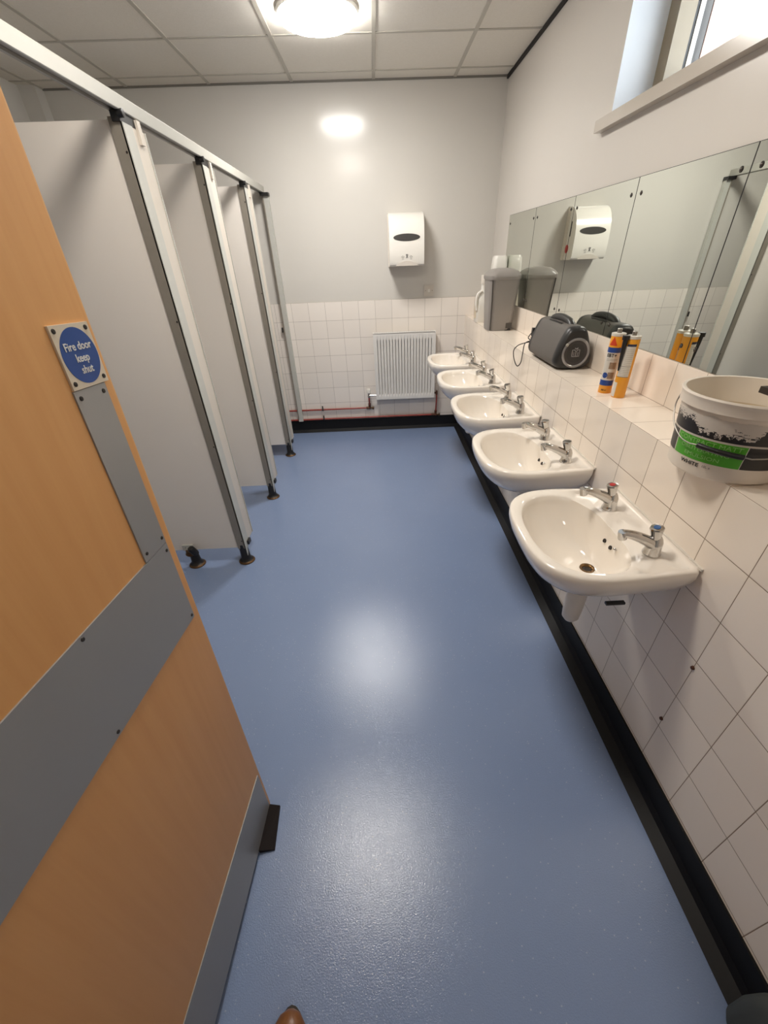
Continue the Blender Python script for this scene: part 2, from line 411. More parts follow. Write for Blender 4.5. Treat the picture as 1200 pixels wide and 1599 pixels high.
bm = bbox_bm((XW-0.034, WY0-0.08, WZ0-0.040), (XW+0.18, WY1+0.07, WZ0), 0.018, 4)
struct('windowsill_1', bm, 'sill', 'glossy cream window board below the high window', 'windowsill', 0.6)
bm = bm_new(); X2 = T+0.0005
box(bm, (X2, YF, 0.9), (X2+0.11, YB, WZ0-0.03)); box(bm, (X2, YF, WZ1), (X2+0.11, YB, H+0.4)); box(bm, (X2, YF, WZ0-0.03), (X2+0.11, WY0+0.05, WZ1)); box(bm, (X2, WY1-0.06, WZ0-0.03), (X2+0.11, YB, WZ1))
struct('wall_outside', bm, 'brick', 'pinkish brick outer wall around the window', 'wall')

# ------------------------------------------------------------------ lamps
def ceiling_light(x, y, label, k):
    r = thing('ceiling_light', label, 'light', (x, y, H), group='round ceiling lights')
    obj('base_ring', lathe(bm_new(), [(0.0, 0.0), (0.205, 0.0), (0.21, -0.012), (0.203, -0.024), (0.19, -0.024)], 64, cap=False), 'white_gloss', r, 0.7)
    obj('diffuser', lathe(bm_new(), [(0.200, -0.020), (0.200, -0.034), (0.190, -0.044), (0.16, -0.049), (0.0, -0.052)], 64, cap=False), 'lamp%d' % k, r, 3.2)
    return r
LAMPS = [(-0.226, 3.262), (-0.235, 1.36)]
ceiling_light(*LAMPS[0], 'round white lit ceiling light above the far end of the cubicles', 0)
ceiling_light(0.0, -1.55, 'round fill light added in the unseen passage outside the doorway', 2)  # fill lamp added behind the camera to brighten faces turned towards it
ceiling_light(*LAMPS[1], 'round white lit ceiling light overhead, just past the open door', 1)

# ------------------------------------------------------------------ the open fire door (left foreground)
LEAN = 0.045
door = bbox_bm((-0.044, -0.88, 0.008), (0, 0, 2.03))
door = struct('door_1', door, 'beech', 'open beech fire door with grey plates at the left', 'door')
ang = math.atan2(0.062, 1.0)
door.matrix_world = Matrix.Translation((-0.478+0.062*0.645, 0.645, 0)) @ Matrix.Rotation(-ang, 4, 'Z') @ Matrix.Rotation(-LEAN, 4, 'X')
def screw(parent, y, z, x=0.0035, r=0.0035):
    obj('screw', lathe(bm_new(), [(r, 0), (r*0.9, 0.0012), (0.0, 0.0018)], 12, axis=(1, 0, 0), org=(x, y, z), cap=False), 'hole', parent, 0.8)
obj('lipping', bbox_bm((-0.043, -0.001, 0.012), (-0.001, 0.004, 2.025)), 'beech_edge', door)
sg = obj('fire_door_sign', bevel(bbox_bm((0, -0.088, 1.380), (0.0035, -0.008, 1.463)), 0.0012, 1), 'sign_white', door)
sg['label'] = 'square white plate with a blue disc and the words Fire door keep shut'
DY, DZ = -0.047, 1.4215
obj('sign_disc', lathe(bm_new(), [(0.0372, 0.0034), (0.0372, 0.0040), (0.0, 0.0040)], 48, axis=(1, 0, 0), org=(0, DY, DZ), cap=False), 'sign_blue', sg)
for s, dz, dx in (('Fire door', 0.0125, 0.0), ('keep', -0.0030, 0.001), ('shut', -0.0185, 0.002)):
    obj('lettering', text_bm(s, 0.0150, lambda x, y, d, dz=dz, dx=dx: (0.0042+d, DY+dx+x, DZ+dz+y), 0.98, 0.0002), 'text_white', sg)
for y, z in ((-0.081, 1.456), (-0.016, 1.456), (-0.081, 1.388), (-0.016, 1.388)): screw(sg, y, z, 0.0035)
pp = obj('push_plate', bbox_bm((0, -0.090, 1.080), (0.0025, -0.018, 1.379)), 'sat_steel', door)
for y, z in ((-0.080, 1.368), (-0.028, 1.368), (-0.080, 1.094), (-0.026, 1.094)): screw(pp, y, z, 0.0025)
rp = obj('rail_plate', bbox_bm((0, -0.860, 0.885), (0.0025, -0.018, 1.079)), 'sat_steel', door)
for y, z in ((-0.026, 1.065), (-0.026, 0.895), (-0.27, 1.072), (-0.30, 0.893), (-0.55, 1.072), (-0.55, 0.893), (-0.84, 1.07)): screw(rp, y, z, 0.0025)
kp = obj('kick_plate', bbox_bm((0, -0.860, 0.010), (0.0025, -0.010, 0.212)), 'sat_steel', door)
for y, z in ((-0.84, 0.2), (-0.84, 0.02)): screw(kp, y, z, 0.0025)
# rubber wedge by the door foot
bm = bm_new()
A = [(-0.444, 0.510), (-0.398, 0.515), (-0.404, 0.640), (-0.436, 0.640)]
bot = [bm.verts.new((x, y, 0.0)) for x, y in A]; top = [bm.verts.new((A[i][0], A[i][1], z)) for i, z in enumerate((0.020, 0.006, 0.010, 0.024))]
bm.faces.new(bot[::-1]); bm.faces.new(top)
for i in range(4): bm.faces.new((bot[i], bot[(i+1) % 4], top[(i+1) % 4], top[i]))
tag(obj('door_wedge', bevel(bm, 0.002, 2), 'stopper'), 'dark brown rubber wedge on the floor under the corner of the open door', 'doorstop')

# ------------------------------------------------------------------ toilet cubicles
def foot(name, r, x, y, top=0.13):
    f = obj(name, lathe(bm_new(), [(0.0, 0.0), (0.046, 0.0), (0.047, 0.006), (0.036, 0.014), (0.028, 0.032), (0.0245, top), (0.0, top)], 28, org=(x, y, 0), cap=False), 'black', r, 0.6)
    obj('base_flange', lathe(bm_new(), [(0.0465, 0.0012), (0.0488, 0.003), (0.047, 0.0065), (0.040, 0.0125)], 28, org=(x, y, 0), cap=False), 'brass', f, 0.8)
    return f
def divider(y0, label, extra):
    r = thing('toilet_partition', label, 'partition', (PF, y0, 0), group='toilet cubicle partitions')
    dx = XL+0.012-PF
    obj('panel', bbox_bm((dx, 0.003, 0.112), (-0.030, 0.021, 1.945), 0.0015, 1), 'panel', r)
    ch = bm_new(); box(ch, (-0.045, -0.003, 0.106), (0.0, 0.002, 1.952)); box(ch, (-0.045, 0.022, 0.106), (0.0, 0.027, 1.952)); box(ch, (-0.006, -0.003, 0.106), (0.0, 0.027, 1.952))
    c = obj('edge_channel', ch, 'alu_dark', r)
    for z in (0.16, 0.75, 1.32, 1.86):
        obj('screw', lathe(bm_new(), [(0.004, 0), (0.003, 0.002), (0, 0.0024)], 10, axis=(0, -1, 0), org=(-0.012, -0.003, z), cap=False), 'hole', c)
    # cover strip with a pointed lower end
    bm = bm_new(); prism(bm, [(-0.004, 0.055), (0.065, 0.128), (0.065, 1.938), (-0.004, 1.938)], 0.0, 0.0035, axis=0)
    obj('cover_strip', bm, 'alu_white', r)
    obj('pilaster', bbox_bm((-0.022, 0.027, 0.118), (-0.0005, 0.165, 1.938), 0.002, 2), 'post', r)
    bm = bm_new(); box(bm, (-0.026, 0.165, 0.118), (0.0035, 0.171, 1.938))
    obj('edge_lipping', bm, 'alu_white', r)
    cap = obj('rail_clamp', bbox_bm((-0.028, -0.012, 1.938), (0.001, 0.115, 1.966), 0.004, 2), 'black', r)
    obj('clamp_knob', lathe(bm_new(), [(0.0, -0.004), (0.012, -0.004), (0.012, 0.016), (0.0, 0.018)], 16, axis=(1, 0, 0), org=(0.0, -0.006, 1.958), cap=False), 'black', cap, 0.7)
    obj('stop_tab', bbox_bm((-0.004, 0.100, 1.895), (0.010, 0.128, 1.962), 0.003, 2), 'post', r)
    f = foot('foot', r, -0.022, 0.020)
    obj('foot_clip', bbox_bm((-0.018, 0.03, 0.112), (0.016, 0.072, 0.136), 0.004, 2), 'black', f)
    if extra:
        f2 = foot('foot', r, -0.322, 0.006, 0.10)
        obj('adjuster_collar', lathe(bm_new(), [(0.0, 0.086), (0.030, 0.086), (0.033, 0.092), (0.026, 0.108), (0.026, 0.116), (0.0, 0.116)], 24, org=(-0.330, -0.004, 0), cap=False), 'brass', f2, 0.6)
        br = obj('bracket', bbox_bm((-0.370, -0.006, 0.113), (-0.305, 0.0025, 0.150), 0.001, 1), 'alu_white', r)
        for x in (-0.352, -0.325): obj('screw', lathe(bm_new(), [(0.003, 0), (0.0, 0.0015)], 10, axis=(0, -1, 0), org=(x, -0.006, 0.133), cap=False), 'hole', br)
        obj('bumper', lathe(bm_new(), [(0.0, -0.002), (0.018, 0.0), (0.020, 0.01), (0.020, 0.052), (0.016, 0.058), (0.0, 0.059)], 20, axis=(-0.25, -0.35, 1.0), org=(-0.292, -0.022, 0.100), cap=False), 'black', r, 0.7)
    return r
divider(2.030, 'nearest toilet cubicle partition, with two black feet in view beside the fire door', True)
divider(2.845, 'second toilet cubicle partition back from the fire door, with a pointed white strip', False)
divider(3.672, 'farthest toilet cubicle partition, next to the back wall', False)
r = thing('wall_post', 'slim aluminium cubicle post fixed to the back wall at the red pipes', 'post', (PF, YB-0.012, 0))
obj('channel', bbox_bm((0.002, -0.036, 0.13), (0.040, 0.002, 1.945), 0.002, 1), 'alu_white', r)
obj('side_lip', bbox_bm((-0.006, -0.040, 0.13), (0.002, 0.002, 1.945)), 'alu_dark', r)
obj('rail_clamp', bbox_bm((-0.02, -0.06, 1.945), (0.046, 0.002, 1.966), 0.004, 2), 'black', r)
obj('door_buffer', bbox_bm((-0.030, -0.03, 0.97), (-0.016, -0.012, 1.01), 0.002, 1), 'smoke', r)
r = thing('cubicle_headrail', 'long white aluminium rail along the tops of the toilet cubicles', 'rail', (PF, YF, 0))
L = YB-0.012-YF
bm = bm_new(); prism(bm, [(-0.034, 1.966), (-0.034, 2.010), (0.006, 2.010), (0.008, 2.006), (0.008, 1.968), (0.006, 1.966), (-0.004, 1.966), (-0.004, 1.974), (-0.024, 1.974), (-0.024, 1.966)], 0.002, L, axis=1)
obj('rail', bm, 'rail', r)
obj('groove', bbox_bm((-0.024, 0.002, 1.9735), (-0.004, L-0.002, 1.976)), 'alu_dark', r)

# ------------------------------------------------------------------ washbasins
def resample(poly, c, n, extra=()):
    out = []
    angs = sorted(set([2*PI*i/n for i in range(n)]))
    for a in angs:
        d = Vector((math.cos(a), math.sin(a))); best = None
        for i in range(len(poly)):
            p, q = Vector(poly[i]), Vector(poly[(i+1) % len(poly)])
            e = q-p; den = d.x*e.y-d.y*e.x
            if abs(den) < 1e-12: continue
            w_ = p-Vector(c); s = (w_.x*e.y-w_.y*e.x)/den; u = (w_.x*d.y-w_.y*d.x)/den
            if s > 0 and -1e-9 <= u <= 1+1e-9 and (best is None or s < best): best = s
        out.append(Vector(c)+d*best)
    return out
def sym(half):
    return half + [(u, -v) for u, v in reversed(half)]
def spl(pts, k=8):
    return [(p.x, p.y) for p in smooth_path([(u, v, 0) for u, v in pts], k)]
OUT = sym([(0.0, 0.232)] + spl([(0.004, 0.236), (0.08, 0.243), (0.155, 0.250), (0.24, 0.254), (0.30, 0.247), (0.345, 0.230), (0.382, 0.198), (0.408, 0.150), (0.421, 0.08), (0.424, 0.0)]))
BOWL = [(u, v*1.04-0.010) for u, v in sym(spl([(0.130, 0.0), (0.130, 0.06), (0.134, 0.10), (0.150, 0.145), (0.185, 0.186), (0.235, 0.205), (0.295, 0.201), (0.345, 0.170), (0.378, 0.112), (0.391, 0.05), (0.393, 0.0)]))]
NB = 96; CB = (0.25, 0.0); DR = (0.176, -0.012)
def make_basin():
    r = thing('washbasin', '', 'washbasin', (XB, 0, 0.822))
    O = resample(OUT, CB, NB); Bw = resample(BOWL, CB, NB)
    bm = bm_new(); rings = []
    def ring(pts, zf):
        rings.append([bm.verts.new((-p.x, p.y, zf(p))) for p in pts])
    deck = lambda p: -0.009*max(0.0, min(1.0, (0.20-p.x)/0.05))          # sunken tap deck at the back
    dr = [Vector(DR)+Vector((math.cos(2*PI*i/NB), math.sin(2*PI*i/NB)))*0.020 for i in range(NB)]
    ring(dr, lambda p: -0.158)
    for f in (0.15, 0.3, 0.45, 0.6, 0.72, 0.82, 0.90, 0.95, 0.98):
        pts = [a.lerp(b, f) for a, b in zip(dr, Bw)]
        ring(pts, lambda p, f=f: -0.014-0.144*(1-f**3.0))
    ring(Bw, lambda p: -0.006+deck(p))
    mid = [a.lerp(b, 0.12) for a, b in zip(Bw, O)]; ring(mid, lambda p: -0.001+deck(p))
    ins = []
    for p in O:
        d = (Vector(CB)-p); m = min(0.020, d.length*0.09)
        q = p + d.normalized()*m
        if p.x < 0.03: q.x = max(q.x, 0.030)
        ins.append(q)
    i2 = [p.lerp(q, 1.35) for p, q in zip(O, ins)]
    ring(i2, lambda p: -0.0005+deck(p)); ring(ins, lambda p: 0.0)
    i3 = [p.lerp(q, 0.3) for p, q in zip(O, ins)]
    for p, o_ in zip(i3, O):
        if o_.x < 0.001: p.x = min(p.x, 0.008)
    ring(i3, lambda p: 0.0)
    ring(O, lambda p: -0.005)
    ring(O, lambda p: -0.026)
    for g, z in ((0.975, -0.046), (0.92, -0.072), (0.82, -0.098), (0.68, -0.124), (0.50, -0.150), (0.30, -0.172), (0.14, -0.180)):
        pts = []
        for o_ in O:
            p = Vector(DR).lerp(o_, g)
            if o_.x < 0.002: p.x = min(p.x, 0.002*(1-g)+ (0.0 if g > 0.6 else 0.05*(0.6-g)/0.6))
            pts.append(p)
        ring(pts, lambda p, z=z: z)
    for p, q in zip(rings, rings[1:]):
        for i in range(NB):
            j = (i+1) % NB
            bm.faces.new((p[i], p[j], q[j], q[i]))
    bm.faces.new(rings[-1])
    obj('basin', bm, 'ceramic', r, 0.9)
    # waste, overflow, chain stay
    wst = obj('waste', lathe(bm_new(), [(0.0, -0.010), (0.013, -0.010), (0.014, -0.002), (0.019, 0.0015), (0.023, 0.002), (0.024, -0.001)], 32, org=(-DR[0], DR[1], -0.157), cap=False), 'drain', r, 0.9)
    obj('waste_hole', lathe(bm_new(), [(0.0, 0.0), (0.0135, 0.0)], 24, org=(-DR[0], DR[1], -0.1615), cap=False), 'hole', wst)
    for y in (-0.012, 0.026):
        obj('overflow_hole', lathe(bm_new(), [(0.0, 0.0025), (0.0065, 0.0025), (0.0068, -0.004)], 18, axis=(-1, 0, 0.42), org=(-0.1345, y-0.02, -0.062), cap=False), 'hole', r)
    obj('chain_stay', lathe(bm_new(), [(0.0, 0.008), (0.004, 0.007), (0.0055, 0.004), (0.003, 0.0), (0.003, -0.006)], 14, axis=(-1, 0, 0.42), org=(-0.135, -0.060, -0.050), cap=False), 'chrome', r, 0.9)
    for y, nm, dot in ((0.118, 'hot_tap', 'red_dot'), (-0.135, 'cold_tap', 'blue_dot')):
        X, Zt = -0.082, -0.010
        b = lathe(bm_new(), [(0.0, 0.0), (0.0245, 0.0), (0.0245, 0.004), (0.0215, 0.010), (0.0205, 0.028), (0.0195, 0.040), (0.016, 0.050), (0.0125, 0.056), (0.0, 0.057)], 28, org=(X, y, Zt), cap=False)
        tube(b, smooth_path([(X-0.006, y, Zt+0.032), (X-0.040, y, Zt+0.052), (X-0.078, y, Zt+0.068), (X-0.104, y, Zt+0.074)], 5), [0.0175-0.0068*i/15 for i in range(16)], 16)
        lathe(b, [(0.0, 0.004), (0.0108, 0.004), (0.0118, -0.004), (0.0118, -0.020), (0.0, -0.020)], 20, axis=(-0.25, 0, 1), org=(X-0.104, y, Zt+0.076), cap=False)
        tp = obj(nm, b, 'chrome', r, 0.8)
        hd = lathe(bm_new(), [(0.0, 0.0), (0.013, 0.0), (0.0135, 0.006), (0.0165, 0.022), (0.0185, 0.032), (0.0170, 0.0355), (0.0, 0.0365)], 10, axis=(-0.22, 0, 1), org=(X-0.004, y, Zt+0.053), cap=False)
        obj('tap_head', hd, 'chrome', tp, 0.35)
        obj('indicator', lathe(bm_new(), [(0.0, 0.0012), (0.0085, 0.001), (0.009, -0.001)], 24, axis=(-0.22, 0, 1), org=(X-0.0118, y, Zt+0.0885), cap=False), dot, tp)
    # waste trap below
    tr = bm_new(); tx, ty = -DR[0]-0.008, DR[1]; tube(tr, [(tx, ty, -0.178), (tx, ty, -0.235)], 0.026, 20); lathe(tr, [(0.0, -0.235), (0.030, -0.235), (0.034, -0.246), (0.033, -0.33), (0.029, -0.375), (0.020, -0.388), (0.0, -0.390)], 24, org=(tx, ty, 0), cap=False)
    tube(tr, [(tx+0.03, ty, -0.262), (-0.02, ty, -0.262), (0.004, ty, -0.262)], 0.018, 16)
    obj('trap', tr, 'white_pvc', r, 0.7)
    obj('wall_bracket', bbox_bm((-0.205, -0.200, -0.144), (-0.150, -0.188, -0.137)), 'black', r)
    obj('sealant', bbox_bm((-0.006, -0.232, -0.004), (0.003, 0.232, 0.003)), 'cwhite', r)
    return r
BAS = [1.038, 1.668, 2.300, 2.930, 3.560]
LBL = ['nearest white washbasin, with a brown stained waste and the paint bucket above it', 'second washbasin from the camera, below the two yellow cartridges', 'middle washbasin of the row of five, below the black speaker', 'fourth washbasin from the camera, below the grey pedal bin', 'farthest white washbasin, beside the radiator']
b0 = make_basin()
for i, y in enumerate(BAS):
    o = b0 if i == 0 else copy_tree(b0)
    if i:                                                            # only the nearest basin's taps still have their coloured discs
        for d in [c for c in o.children_recursive if c.name.startswith('indicator')]: bpy.data.objects.remove(d)
    o.location = (XB, y, 0.822); tag(o, LBL[i], 'washbasin', 'white washbasins along the right wall')
# rusty screws left in the tiles
for (y, z), lb in (((0.694, 0.567), 'small rusty screw in the tile joint, the upper of two right of the nearest basin'), ((0.696, 0.3185), 'small rusty screw in the tile joint, the lower of two above the black skirting')):
    tag(obj('screw', lathe(bm_new(), [(0.0, 0.006), (0.005, 0.005), (0.0062, 0.0), (0.004, -0.006), (0.0, -0.006)], 12, axis=(-1, 0, 0), org=(XB, y, z), cap=False), 'rust'), lb, 'screw')

# ------------------------------------------------------------------ mirrors
EDG = [3.845, 3.235, 2.632, 2.034, 1.444, 0.850]
ML = ['farthest mirror panel, behind the grey pedal bin', 'second mirror panel from the far end, left of the reflected towel dispenser', 'mirror panel with the towel dispenser reflected in it', 'mirror panel above the two yellow cartridges', 'nearest mirror panel, cut off by the right edge of the photo']
for i in range(5):
    y1, y0 = EDG[i]-0.0015, EDG[i+1]+0.0015
    r = thing('mirror', ML[i], 'mirror', (XW, (y0+y1)/2, ZM0), group='mirror panels on the right wall')
    hy = (y1-y0)/2; hz = ZM1-ZM0
    obj('glass', bbox_bm((-0.006, -hy, 0.002), (0.002, hy, hz)), 'mirror', r)
    bm = bm_new()
    box(bm, (-0.0064, -hy-0.003, 0.002), (0.001, -hy+0.0006, hz)); box(bm, (-0.0055, -hy, hz), (0.001, hy, hz+0.0015))
    obj('dark_edge', bm, 'gap', r)
    for yy in (-hy+0.035, hy-0.035):
        for zz in (0.05, hz-0.05):
            s = obj('screw', lathe(bm_new(), [(0.0050, 0.0), (0.0050, 0.002), (0.0035, 0.0038), (0.0, 0.0045)], 16, axis=(-1, 0, 0), org=(-0.006, yy, zz), cap=False), 'screw_cap', r, 0.8)
            obj('washer', lathe(bm_new(), [(0.0074, 0.0), (0.0074, 0.0008), (0.0, 0.0008)], 16, axis=(-1, 0, 0), org=(-0.006, yy, zz), cap=False), 'hole', s)

# ------------------------------------------------------------------ towel dispenser, spur plate, radiator, pipes on the back wall
r = thing('paper_towel_dispenser', 'white paper towel dispenser with a dark oval window on the back wall', 'dispenser', (0.278, YB, 1.452))
prof = [(0.0, 0.0), (-0.195, 0.0), (-0.214, 0.010), (-0.222, 0.03), (-0.224, 0.10), (-0.221, 0.17), (-0.213, 0.22), (-0.198, 0.265), (-0.175, 0.302), (-0.145, 0.330), (-0.105, 0.350), (-0.06, 0.360), (0.0, 0.364)]
bm = bm_new(); prism(bm, prof, -0.142, 0.142, axis=0); bevel(bm, 0.010, 3)
obj('cover', bm, 'white_gloss', r, 0.6)
obj('back_plate', bbox_bm((-0.148, -0.055, -0.004), (0.148, 0.0, 0.352), 0.004, 2), 'white_pvc', r)
def on_front(x, z, d=0.0015):
    # height -> depth along the profile
    P = prof[2:]
    for (d0, z0), (d1, z1) in zip(P, P[1:]):
        if z0 <= z <= z1: return (x, d0+(d1-d0)*(z-z0)/(z1-z0)-d, z)
    return (x, -0.224-d, z)
def ellipse_patch(cx, cz, a, b, d, n=48, rings=4):
    bm = bm_new(); rs = []
    for k in range(rings+1):
        f = k/rings
        rs.append([bm.verts.new(on_front(cx, cz, d))] if k == 0 else [bm.verts.new(on_front(cx+a*f*math.cos(2*PI*i/n), cz+b*f*math.sin(2*PI*i/n), d)) for i in range(n)])
    for p, q in zip(rs, rs[1:]):
        for i in range(n):
            j = (i+1) % n
            bm.faces.new((p[0], q[i], q[j]) if len(p) == 1 else (p[i], q[i], q[j], p[j]))
    ret = bmesh.ops.extrude_face_region(bm, geom=bm.faces[:])
    for v in [g for g in ret['geom'] if isinstance(g, bmesh.types.BMVert)]: v.co.y += 0.003
    return bm
obj('level_window', ellipse_patch(0, 0.192, 0.108, 0.025, 0.0016), 'smoke', r, 0.8)
for k, x in enumerate((-0.034, 0.0, 0.034)):
    bm = bm_new()
    def bar(x0, z0, x1, z1, wd=0.0016):
        P0, P1 = Vector(on_front(x0, z0, 0.0012)), Vector(on_front(x1, z1, 0.0012)); tube(bm, [P0, P1], wd, 6)
    if k == 1:
        for a in ((-0.007, -0.010, 0.007, 0.010), (0.007, -0.010, -0.007, 0.010)): bar(x+a[0], 0.066+a[1], x+a[2], 0.066+a[3], 0.0028)
        bar(x-0.008, 0.079, x+0.008, 0.079, 0.002)
    else:
        pts = [on_front(x+0.011*math.cos(t_), 0.066+0.009*math.sin(t_), 0.001) for t_ in [PI+PI*i/10 for i in range(11)]]
        tube(bm, pts, 0.0011, 6); bar(x-0.005, 0.068, x+0.005, 0.068); bar(x-0.008, 0.048, x+0.008, 0.048, 0.001)
    obj('pictogram', bm, 'grey_print', r)
# curved paper mouth under the front
bm = bm_new()
N = 14
arc = [(-0.098+0.196*i/N, 0.002+0.034*math.sin(PI*i/N)) for i in range(N+1)]
prism(bm, arc, -0.2262, -0.2225, axis=1)
obj('paper_mouth', bm, 'lab_grey', r)
obj('lock_button', lathe(bm_new(), [(0.030, -0.002), (0.030, 0.003), (0.027, 0.005), (0.0, 0.006)], 32, axis=(1, 0, 0), org=(0.142, -0.095, 0.075), cap=False), 'red_plastic', r, 0.6)
obj('side_slot', bbox_bm((0.1405, -0.125, 0.16), (0.1432, -0.112, 0.26)), 'smoke', r)

r = thing('spur_plate', 'small square white switch plate on the back wall under the towel dispenser', 'switch', (0.487, YB, 1.258))
obj('plate', bevel(bbox_bm((-0.043, -0.010, -0.043), (0.043, 0.001, 0.043)), 0.003, 2), 'plate_w', r)
obj('rocker', bbox_bm((-0.010, -0.013, -0.012), (0.010, -0.009, 0.012), 0.001, 1), 'white_gloss', r)
for x in (-0.03, 0.03): obj('screw', lathe(bm_new(), [(0.003, 0.0), (0.003, 0.001), (0, 0.001)], 12, axis=(0, -1, 0), org=(x, -0.010, 0), cap=False), 'text_grey', r)

# radiator
RX0, RX1, RZ0, RZ1 = -0.034, 0.548, 0.338, 0.937
r = thing('radiator', 'white ribbed panel radiator on the tiled back wall', 'radiator', (RX0, YB, 0))
W = RX1-RX0; NF = 19
bm = bm_new()
FLUTE = ((0.0, 0.0), (0.24, 0.0), (0.36, 0.75), (0.44, 1.0), (0.56, 1.0), (0.64, 0.75), (0.76, 0.0))
XD = [(0.0, 0.0), (0.010, 0.0)] + [(0.022+(W-0.044)*(k+f)/NF, d) for k in range(NF) for f, d in FLUTE] + [(W-0.022, 0.0), (W-0.010, 0.0), (W, 0.0)]
xs = [x for x, d in XD]
def frontd(i, z):
    zz = min(z-(RZ0+0.036), (RZ1-0.050)-z); tz = max(0.0, min(1.0, zz/0.012))
    return 0.0080*XD[i][1]*tz
zs = [RZ0, RZ0+0.01, RZ0+0.034, RZ0+0.040, RZ0+0.048, RZ0+0.2, RZ1-0.2, RZ1-0.062, RZ1-0.055, RZ1-0.048, RZ1-0.01, RZ1]
g = [[bm.verts.new((x, -0.100-0.004+frontd(i_, z), z)) for i_, x in enumerate(xs)] for z in zs]
for a, b in zip(g, g[1:]):
    for i in range(len(xs)-1): bm.faces.new((a[i], a[i+1], b[i+1], b[i]))
obj('front_panel', bm, 'white_enamel', r, 0.5)
bm = bm_new(); box(bm, (0.003, -0.096, RZ0+0.005), (W-0.003, -0.088, RZ1-0.008)); obj('water_panel', bm, 'white_enamel', r)
bm = bm_new(); box(bm, (0.003, -0.048, RZ0+0.005), (W-0.003, -0.040, RZ1-0.008)); obj('water_panel', bm, 'white_enamel', r)
for x0 in (-0.002, W-0.004): obj('side_cover', bbox_bm((x0, -0.106, RZ0), (x0+0.006, -0.038, RZ1+0.002), 0.002, 1), 'white_enamel', r)
bm = bm_new()
for k in range(28):
    x = 0.01+(W-0.02)*k/27; box(bm, (x-0.0035, -0.100, RZ1-0.004), (x+0.0035, -0.042, RZ1+0.0015))
for y in (-0.104, -0.074, -0.044): box(bm, (0.0, y, RZ1-0.004), (W, y+0.006, RZ1+0.003))
obj('top_grille', bm, 'white_enamel', r)
for x in (0.12, W-0.12): obj('wall_hook', bbox_bm((x-0.015, -0.045, RZ0+0.1), (x+0.015, 0.0, RZ1-0.1)), 'white_enamel', r)
v = bm_new(); lathe(v, [(0.0, 0.0), (0.012, 0.0), (0.013, 0.015), (0.010, 0.022), (0.010, 0.035), (0.0, 0.036)], 18, org=(-0.075, -0.070, RZ0+0.018), cap=False)
tube(v, [(-0.075, -0.070, RZ0+0.035), (0.004, -0.070, RZ0+0.035)], 0.009, 12)
v = obj('valve', v, 'chrome', r, 0.7)
obj('valve_head', lathe(bm_new(), [(0.0, 0.0), (0.015, 0.0), (0.020, 0.006), (0.020, 0.036), (0.017, 0.042), (0.0, 0.043)], 24, org=(-0.075, -0.070, RZ0+0.058), cap=False), 'white_gloss', v, 0.6)
v = bm_new(); tube(v, [(W-0.004, -0.070, RZ0+0.035), (W+0.038, -0.070, RZ0+0.035)], 0.008, 12); lathe(v, [(0.0, -0.016), (0.010, -0.016), (0.011, 0.012), (0.009, 0.024), (0.0, 0.025)], 18, org=(W+0.030, -0.070, RZ0+0.033), cap=False)
obj('lockshield_valve', v, 'rust', r, 0.7)
py = -0.028
r1 = thing('heating_pipe', 'upper red heating pipe on the back wall, rising to the left radiator valve', 'pipe', (0, YB, 0), group='red heating pipes')
bm = bm_new(); vx = RX0-0.075
tube(bm, smooth_path([(XL+0.12, py, 0.238), (-1.0, py, 0.238), (vx-0.03, py, 0.238)], 4), 0.0085, 14)
obj('run', bm, 'pipe_red', r1, 0.8)
obj('riser', tube(bm_new(), smooth_path([(vx, -0.028, 0.238), (vx, -0.036, 0.27), (vx, -0.066, 0.32), (vx, -0.070, RZ0+0.02)], 5), 0.0078, 14), 'pipe_red', r1, 0.8)
e = bm_new(); tube(e, [(vx-0.035, py, 0.238), (vx+0.012, py, 0.238)], 0.0125, 14); tube(e, [(vx, py, 0.228), (vx, py-0.004, 0.285)], 0.0125, 14)
obj('elbow', e, 'rust', r1, 0.7)
dk = bm_new(); tube(dk, [(vx+0.012, py, 0.236), (vx+0.042, py, 0.236)], 0.008, 12); tube(dk, [(vx+0.036, py, 0.226), (vx+0.036, py-0.012, 0.246)], 0.009, 12)
obj('drain_cock', dk, 'brass', r1, 0.7)
r2 = thing('heating_pipe', 'lower red heating pipe lying along the top of the black skirting on the back wall', 'pipe', (0, YB, 0), group='red heating pipes')
vx2 = RX1+0.030; pz = 0.140
obj('run', tube(bm_new(), smooth_path([(XL+0.12, py, pz), (-0.9, py, pz), (0.0, py, pz+0.002), (vx2-0.03, py, pz)], 4), 0.0085, 14), 'pipe_red', r2, 0.8)
obj('riser', tube(bm_new(), smooth_path([(vx2, -0.028, pz), (vx2, -0.036, pz+0.04), (vx2, -0.066, 0.28), (vx2, -0.070, RZ0+0.02)], 5), 0.0078, 14), 'pipe_red', r2, 0.8)
e = bm_new(); tube(e, [(vx2-0.045, py, pz), (vx2+0.010, py, pz)], 0.0125, 14); tube(e, [(vx2, py, pz-0.01), (vx2, py-0.004, pz+0.045)], 0.0125, 14)
obj('elbow', e, 'rust', r2, 0.7)
dk = bm_new(); tube(dk, [(vx2+0.010, py, pz-0.002), (vx2+0.046, py, pz-0.002)], 0.008, 12); tube(dk, [(vx2+0.038, py, pz-0.016), (vx2+0.038, py-0.01, pz+0.010)], 0.008, 12)
obj('drain_cock', dk, 'brass', r2, 0.7)
cl = thing('pipe_clip', 'dark double clip holding the two red pipes to the tiled wall', 'clip', (-0.595, YB, 0))
